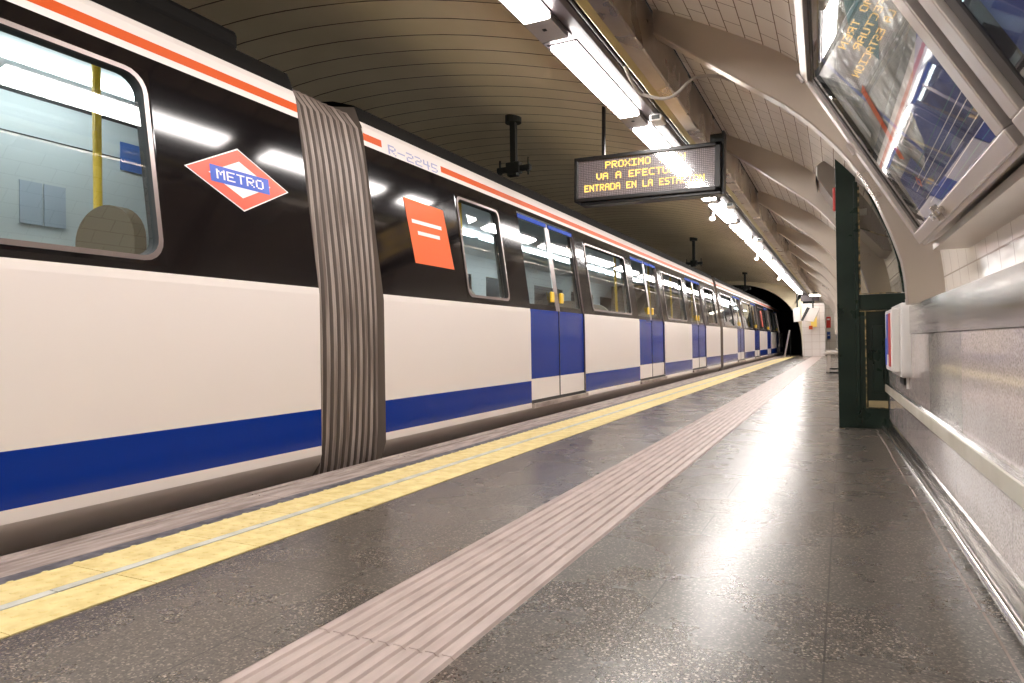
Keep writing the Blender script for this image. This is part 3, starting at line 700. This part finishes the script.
# ================================================================== OVERHEAD LINE BRACKETS
for (x, y, h, lab) in ((-3.2, 6.7, .58, 'black overhead line bracket above the second carriage, left of the display'), (-3.2, 16.6, .62, 'black overhead line bracket seen below and right of the display'), (-3.2, 26, .6, 'farthest black overhead line bracket before the tunnel mouth')):
    ztop = 3.165
    t = thing('overhead_bracket', lab, 'bracket', (x, y, ztop))
    b = LB(); b.cyl((0, 0, .03), (0, 0, -.06), .09, DARKM); b.box(-.032, .032, -.032, .032, -h + .05, -.05, DARKM); b.build('post', t, bevel=.004)
    b = LB(); b.box(-.20, .20, -.03, .03, -h - .01, -h + .05, DARKM); b.box(-.08, .08, -.05, .05, -h - .03, -h + .09, DARKM); b.box(-.07, .05, -.04, .04, -h - .06, -h - .02, DARKM); b.build('cross_arm', t, bevel=.01)
    for sx_ in (-1, 1):
        b = LB(); b.cyl((sx_ * .17, 0, -h - .06), (sx_ * .17, 0, -h + .13), .011, DARKM, 8); b.cyl((sx_ * .17, 0, -h - .02), (sx_ * .17, 0, -h + .02), .028, DARKM, 8); b.build('bolt', t)

# ================================================================== POSTER CASE on the right wall
P1 = Vector((-.165, 3.55, 1.981)); P2 = Vector((.328, 3.55, 1.110))
eV = (P2 - P1).normalized(); eU = Vector((WB_, -1, 0)).normalized(); eN = eU.cross(eV)
if eN.x > 0: eN = -eN
def cp_(u, v, d=0): return tuple(P1 + eU * u + eV * v + eN * d)
def cbox(b, u0, u1, v0, v1, d0, d1, m):
    b.hexa([cp_(u0, v0, d0), cp_(u1, v0, d0), cp_(u1, v1, d0), cp_(u0, v1, d0), cp_(u0, v0, d1), cp_(u1, v0, d1), cp_(u1, v1, d1), cp_(u0, v1, d1)], m)
case = thing('poster_case', 'large aluminium framed glass poster case tilted on the right vault, upper right of the picture', 'poster case', tuple(cp_(1.8, .5, -.1)))
LU = 3.55
b = MB()
# body: from the frame back to the curved wall
cbox(b, .01, LU - .01, .01, .99, -.11, -.07, ALU)
cbox(b, .0, .02, .0, 1.0, -.14, -.0, ALU); cbox(b, LU - .02, LU, 0, 1, -.14, 0, ALU); cbox(b, 0, LU, 0, .02, -.14, 0, ALU); cbox(b, 0, LU, .985, 1.0, -.20, 0, ALU)
b.box(P2.x + .03, P2.x + .2, .1, 3.52, 1.085, 1.115, RIBS, lambda x, y, z: (x - WB_ * (y - 3.55), y, z))
b.build('case_body', case)
def panel(u0, u1, nm):
    f = MB(); fw = .065
    for (a, c, v0, v1) in ((u0, u1, .012, .012 + fw), (u0, u1, .935, .985), (u0, u0 + fw, .012 + fw, .935), (u1 - fw, u1, .012 + fw, .935)): cbox(f, a, c, v0, v1, -.035, .012, ALU)
    for (a, c, v0, v1) in ((u0 + fw, u1 - fw, .012 + fw, .10), (u0 + fw, u1 - fw, .925, .935), (u0 + fw, u0 + fw + .055, .10, .925), (u1 - fw - .012, u1 - fw, .10, .925)): cbox(f, a, c, v0, v1, -.05, -.004, BLACK)
    fo = f.build('door_frame', case, bevel=.004)
    g = MB(); g.oface([cp_(u0 + fw, .075, -.008), cp_(u1 - fw, .075, -.008), cp_(u1 - fw, .935, -.008), cp_(u0 + fw, .935, -.008)], GLA, eN); g.build('pane', fo)
    return fo
fA = panel(0.0, 1.70, 'a'); fB = panel(1.77, LU, 'b')
for (v0, v1) in ((.0, .05), (.42, .48)):
    h = MB(); h.tube([cp_(.0 + .0, v0 * 1.0, .014), cp_(.0, v1, .014)], .012, ALU, 8); h.build('hinge', fA)
h = MB(); cbox(h, .68, .80, .945, .965, .012, .03, STEEL); h.tube([cp_(.66, .955, .02), cp_(.66, .955, .035)], .012, STEEL, 10); cbox(h, .735, .745, .925, .985, .014, .036, STEEL); tag(h.build('latch', fA, bevel=.002), 'steel latch')
# posters inside
PGREY = mat('poster_grey', (.42, .40, .37), .5); noise_col(PGREY, (.30, .30, .28), (.85, .83, .79), 5, .38, .62, detail=8); bump(PGREY, 6, .9, .05, (1, 1, 1), 2); PGREY.node_tree.nodes['Principled BSDF'].inputs['Roughness'].default_value = .22
NAVY = mat('poster_navy', (.035, .06, .22), .5); noise_col(NAVY, (.015, .025, .13), (.06, .10, .33), 6)
TEAL = mat('poster_teal', (.06, .22, .24), .5); PGRN = mat('poster_green', (.20, .27, .10), .5); noise_col(PGRN, (.22, .34, .08), (.50, .55, .32), 4, detail=6)
b = MB(); d = -.036
def cpoly(b, pts, m, dd): b.face([cp_(u, v, dd) for u, v in pts], m)
cpoly(b, [(.10, .08), (1.66, .08), (1.66, .93), (.10, .93)], PGREY, d)
cpoly(b, [(.22, .72), (.62, .72), (.66, .80), (.90, .74), (1.0, .64), (1.66, .55), (1.66, .93), (.16, .93)], NAVY, d + .002)
for k in range(7): 
    v = .745 + .024 * k
    cpoly(b, [(.30 + .03 * k, v + .02), (1.5, v - .0), (1.5, v + .003), (.30 + .03 * k, v + .023)], LWH if k % 3 else TEAL, d + .003)
cpoly(b, [(.95, .30), (1.25, .22), (1.3, .42), (1.05, .46)], TEAL, d + .002)
cpoly(b, [(.30, .08), (.34, .08), (.95, .93), (.91, .93)], BLUE, d + .001)
cpoly(b, [(.46, .80), (.50, .775), (.54, .80), (.50, .825)], LRED, d + .004); cpoly(b, [(.485, .793), (.515, .793), (.515, .807), (.485, .807)], LBLUE, d + .005)
cpoly(b, [(.24, .30), (.30, .30), (.30, .50), (.24, .50)], LWH, d + .003)  # this white stripe and the orange one paint in the train's reflection
cpoly(b, [(.60, .40), (.68, .40), (.52, .70), (.46, .68)], ORANGE, d + .003)
pA = b.build('poster', case); tag(pA, 'crumpled grey and navy poster behind the near glass')
b = MB(); cpoly(b, [(1.86, .08), (3.45, .08), (3.45, .93), (1.86, .93)], PGRN, d); cpoly(b, [(1.86, .60), (1.86, .93), (2.35, .93), (2.05, .08), (1.9, .08)], NAVY, d + .002); cpoly(b, [(2.12, .08), (2.3, .93), (2.5, .93), (2.3, .08)], PGREY, d + .002)
tag(b.build('poster', case), 'green poster with a navy edge')
# a second case farther along, its near end showing beside the green screen
far = thing('poster_case', 'end of a farther dark poster case tucked behind the top of the green screen', 'poster case', (-.1, 6.6, 1.9))
Pn = [(-.19, 2.175), (-.14, 2.21), (.02, 2.20), (.30, 1.9), (.42, 1.4), (.30, 1.42), (-.02, 1.80), (-.19, 2.08)]
b = MB(); b.prism(Pn, 6.35, 6.98, mat('far_case_side', (.22, .19, .16), .4, .4)); b.build('case_body', far, bevel=.01)
b = MB(); b.hexa([(-.20, 6.38, 2.06), (-.195, 6.38, 2.06), (-.195, 6.95, 2.06), (-.20, 6.95, 2.06), (-.20, 6.38, 2.17), (-.195, 6.38, 2.17), (-.195, 6.95, 2.17), (-.20, 6.95, 2.17)], ALU); b.build('edge_strip', far)

# ================================================================== GREEN GLAZED SCREEN
GY = 6.0; GT = .055
gs = thing('green_screen', 'dark green worn wooden screen with curved glazed top at the right wall', 'screen', (.14, GY, 0))
outl = lerp_prof([(.315, .0), (.318, .35), (.30, .722), (.305, .87), (.435, .89), (.448, 1.0), (.405, 1.32), (.318, 1.596), (.179, 1.91), (.10, 2.04), (.02, 2.15)], 36)
GXL = -.045
def gsc(b, poly, y0, y1, m):
    n = len(poly); i = len(b.v); k = b.idx(m)
    for y in (y0, y1): b.v += [(x, y, z) for x, z in poly]
    b.f.append(tuple(i + a for a in range(n))); b.mi.append(k); b.f.append(tuple(i + n + a for a in reversed(range(n)))); b.mi.append(k)
    for a in range(n): c = (a + 1) % n; b.f.append((i + c, i + a, i + n + a, i + n + c)); b.mi.append(k)
b = MB(); gsc(b, [(GXL, .0), (.098, .0), (.098, 2.10), (.02, 2.155), (GXL, 2.155)], GY, GY + GT, GREEN)
b.box(.082, .112, GY - .014, GY, .03, 1.93, GREEN); 
st = b.build('stile', gs, bevel=.004)
def right_at(z): 
    best = min(outl, key=lambda p: abs(p[1] - z)); return best[0]
b = MB(); gsc(b, [(.098, 0), (.315, 0), (.317, .155), (.098, .155)], GY, GY + GT, GREEN); b.build('bottom_rail', gs, bevel=.003)
b = MB(); gsc(b, [(.098, .92), (.443, .92), (.447, 1.045), (.098, 1.045)], GY - .004, GY + GT, GREEN); b.build('middle_rail', gs, bevel=.003)
# right hand curved frame
inner = [(x - .035, z) for x, z in outl if z > 1.04]; oc = [(x, z) for x, z in outl if z > 1.04]
b = MB()
for (p, q, r, s_) in zip(oc, oc[1:], inner, inner[1:]): gsc(b, [p, q, s_, r][::-1], GY, GY + GT, GREEN)
b.build('curved_frame', gs)
b = MB(); gsc(b, [(.098, .155), (.318, .155), (.318, .92), (.098, .92)], GY + .035, GY + .05, GREEN); 
gsc(b, [(.30, .155), (.318, .155), (.318, .92), (.30, .92)], GY, GY + .04, GREEN)
gsc(b, [(.20, .28), (.275, .28), (.275, .80), (.20, .80)], GY + .025, GY + .036, GREEN); b.build('lower_panel', gs, bevel=.004)
b = MB()  # worn ochre edges
for (x0, x1, z0, z1) in ((.148, .156, .16, .915), (.098, .102, .16, 1.88), (.156, .30, .160, .166), (.12, .40, 1.047, 1.053), (.10, .31, .912, .917)): b.box(x0, x1, GY - .003, GY + .012, z0, z1, WORN)
b.box(.112, .148, GY - .0, GY + .04, .155, .92, GREEN)
b.box(.165, .30, GY + .0, GY + .035, .166, .215, mat('worn_sill', (.36, .29, .15), .6))
tag(b.build('worn_edging', gs), 'ochre wood showing through worn paint')
gp = [(.112, 1.052)] + [(x - .03, z) for x, z in outl if 1.052 < z < 1.93] + [(.112, 1.935)]
b = MB(); b.oface([(x, GY + .03, z) for x, z in gp], GLG, (0, -1, 0)); tag(b.build('pane', gs), 'old smoky glass')
b = MB(); b.box(.112, .125, GY + .005, GY + .028, 1.05, 1.90, WORN); b.tube([(.13, GY + .04, 1.57), (.24, GY + .04, 1.52), (.36, GY + .04, 1.47)], .006, WORN, 6); b.build('glazing_bar', gs)
# red sign edge behind it
t = thing('call_lamp', 'small red and white lamp poking out behind the green screen edge', 'lamp', (-.02, 6.12, 1.74))
b = LB(); b.box(-.045, .02, 0, .06, .0, .19, RED); b.build('lens', t, bevel=.01); b = LB(); b.box(-.03, .2, .01, .05, -.05, .0, WHITE); b.build('mount', t, bevel=.004)

# ================================================================== WALL NOTICE BOX
NBX = .018
nb = thing('notice_box', 'white rounded wall box with a red and blue face, beside the green screen', 'notice box', (.30, 4.75, .7))
b = MB(); pr = []
def wb(x, y, z): return wsh(x, y, z)
fx = .300 + .11
for (cy_, cz__, a0) in ((5.12 - .04, .905 - .04, 0), (4.50 + .04, .905 - .04, 90), (4.50 + .04, .47 + .04, 180), (5.12 - .04, .47 + .04, 270)):
    for k in range(5): a = math.radians(a0 + 22.5 * k); pr.append((cy_ + .04 * math.cos(a), cz__ + .04 * math.sin(a)))
def rowx(x, s_=1.0): return [wsh(x + NBX, 4.81 + (y - 4.81) * s_, .6875 + (z - .6875) * s_) for y, z in pr]
rows = [rowx(.435), rowx(.395), rowx(.385, .98), rowx(.385, .86)]
b.grid(rows, WHITE, close=True); b.face(rowx(.388, .87), WHITE); b.build('frame', nb, smooth=True)
b = MB()
# display wedge that stands proud, its face turned to the platform
for (z0, z1, m) in ((.50, .875, LBLUE),): b.box(.345 + NBX, .39 + NBX, 4.60, 5.04, z0, z1, WHITE, wsh)
bd = b.build('display_body', nb, bevel=.008)
b = MB(); b.box(.361, .363, 4.63, 5.01, .52, .86, LWH, wsh); b.box(.358, .361, 4.65, 4.78, .53, .85, RED, wsh); b.box(.358, .361, 4.80, 4.92, .60, .85, LBLUE, wsh); b.box(.358, .361, 4.94, 5.0, .53, .70, LBLUE, wsh)
tag(b.build('display_face', bd), 'red, white and blue face')
b = MB(); b.box(.44, .475, 4.62, 4.66, .40, .93, WHITE, wsh); b.box(.43, .46, 4.7, 4.95, .42, .50, RUBBER, wsh); b.build('wall_bracket', nb)

# ================================================================== FAR END
def far_thing(name, label, cat, loc): return thing(name, label, cat, loc)
t = far_thing('mirror_box', 'white tilted driver mirror box at the platform end, left of the pair', 'mirror', (-1.72, 30.6, 1.44))
b = LB(); b.prism([(-.14, .0), (-.16, .55), (.10, .62), (.14, .02)], -.15, .15, WHITE); b.build('housing', t, bevel=.01)
b = LB(); b.cyl((0, 0, .55), (0, 0, 1.15), .03, DARKM); b.build('bracket', t)
t = far_thing('mirror_box', 'pinkish tilted driver mirror box at the platform end, right of the pair', 'mirror', (-1.22, 30.4, 1.44))
b = LB(); b.prism([(-.28, .02), (.0, .55), (.36, .52), (.12, -.02)], -.12, .12, ALU); b.build('housing', t, bevel=.01)
b = LB(); b.prism([(-.36, .05), (-.28, .02), (.0, .55), (-.12, .58)], -.13, .13, BLACK); b.build('mirror_face', t)
b = LB(); b.cyl((.1, 0, .5), (.1, 0, 1.15), .03, DARKM); b.build('bracket', t)
t = far_thing('hanging_sign', 'small yellow and orange hanging sign on the end wall under the mirror boxes', 'sign', (-1.1, 30.85, 1.22))
b = LB(); b.box(-.12, .10, 0, .04, .0, .42, mat('sign_yellow', (.85, .65, .15), .4, emit=.3, ecol=(.9, .6, .15))); b.build('board', t, bevel=.005); b = LB(); b.box(-.2, -.06, -.01, .03, -.1, .05, ORANGE); b.build('arrow_plate', t)
t = far_thing('wall_sign', 'red rectangular sign on the far white wall', 'sign', (-.62, 34.15, 1.22)); b = LB(); b.box(-.09, .09, 0, .04, 0, .50, RED); b.build('board', t, bevel=.004); b = LB(); b.box(-.05, .05, -.005, 0, .35, .42, LWH); b.build('lettering', t)
t = far_thing('wall_sign', 'small dark blue sign under the red one on the far white wall', 'sign', (-.62, 34.15, .72)); b = LB(); b.box(-.07, .07, 0, .04, 0, .32, BLUE); b.build('board', t, bevel=.004); b = LB(); b.box(-.04, .04, -.005, 0, .14, .18, LWH); b.build('lettering', t)
t = far_thing('handrail', 'pale sloping handrail at the platform end by the tunnel mouth', 'handrail', (-2.0, 30.2, 0))
b = LB(); b.tube([(-.22, 0, .0), (0, 0, 1.1)], .035, ALU, 8); b.build('rail', t, smooth=True); b = LB(); b.cyl((.02, 0, .0), (.02, 0, 1.1), .012, DARKM); b.build('post', t)
t = far_thing('bench', 'small pale bench against the right wall beyond the green screen', 'bench', (-.16, 16.5, 0))
b = LB(); b.box(-.22, .16, -1.2, 1.2, .39, .44, ALU); b.build('seat', t, bevel=.01)
for yy in (-1.0, 1.0):
    b = LB(); b.box(-.16, -.12, yy - .03, yy + .03, 0, .39, ALU); b.box(-.18, .1, yy - .03, yy + .03, 0, .03, DARKM); b.build('leg', t)
t = far_thing('end_light', 'small lamp at the far end, right of the light line', 'ceiling light', (-.95, 29.5, 2.42)); b = LB(); b.box(-.25, .25, -.3, .3, 0, .05, LAMPW); b.build('diffuser', t); b = LB(); b.box(-.28, .28, -.33, .33, .05, .12, DARKM); b.build('housing', t)
t = far_thing('room_light', 'ceiling lamp hidden above the far end passage', 'ceiling light', (-.3, 32.6, 2.70)); b = LB(); b.box(-.5, .5, -.5, .5, 0, .04, LAMPW); b.build('diffuser', t)
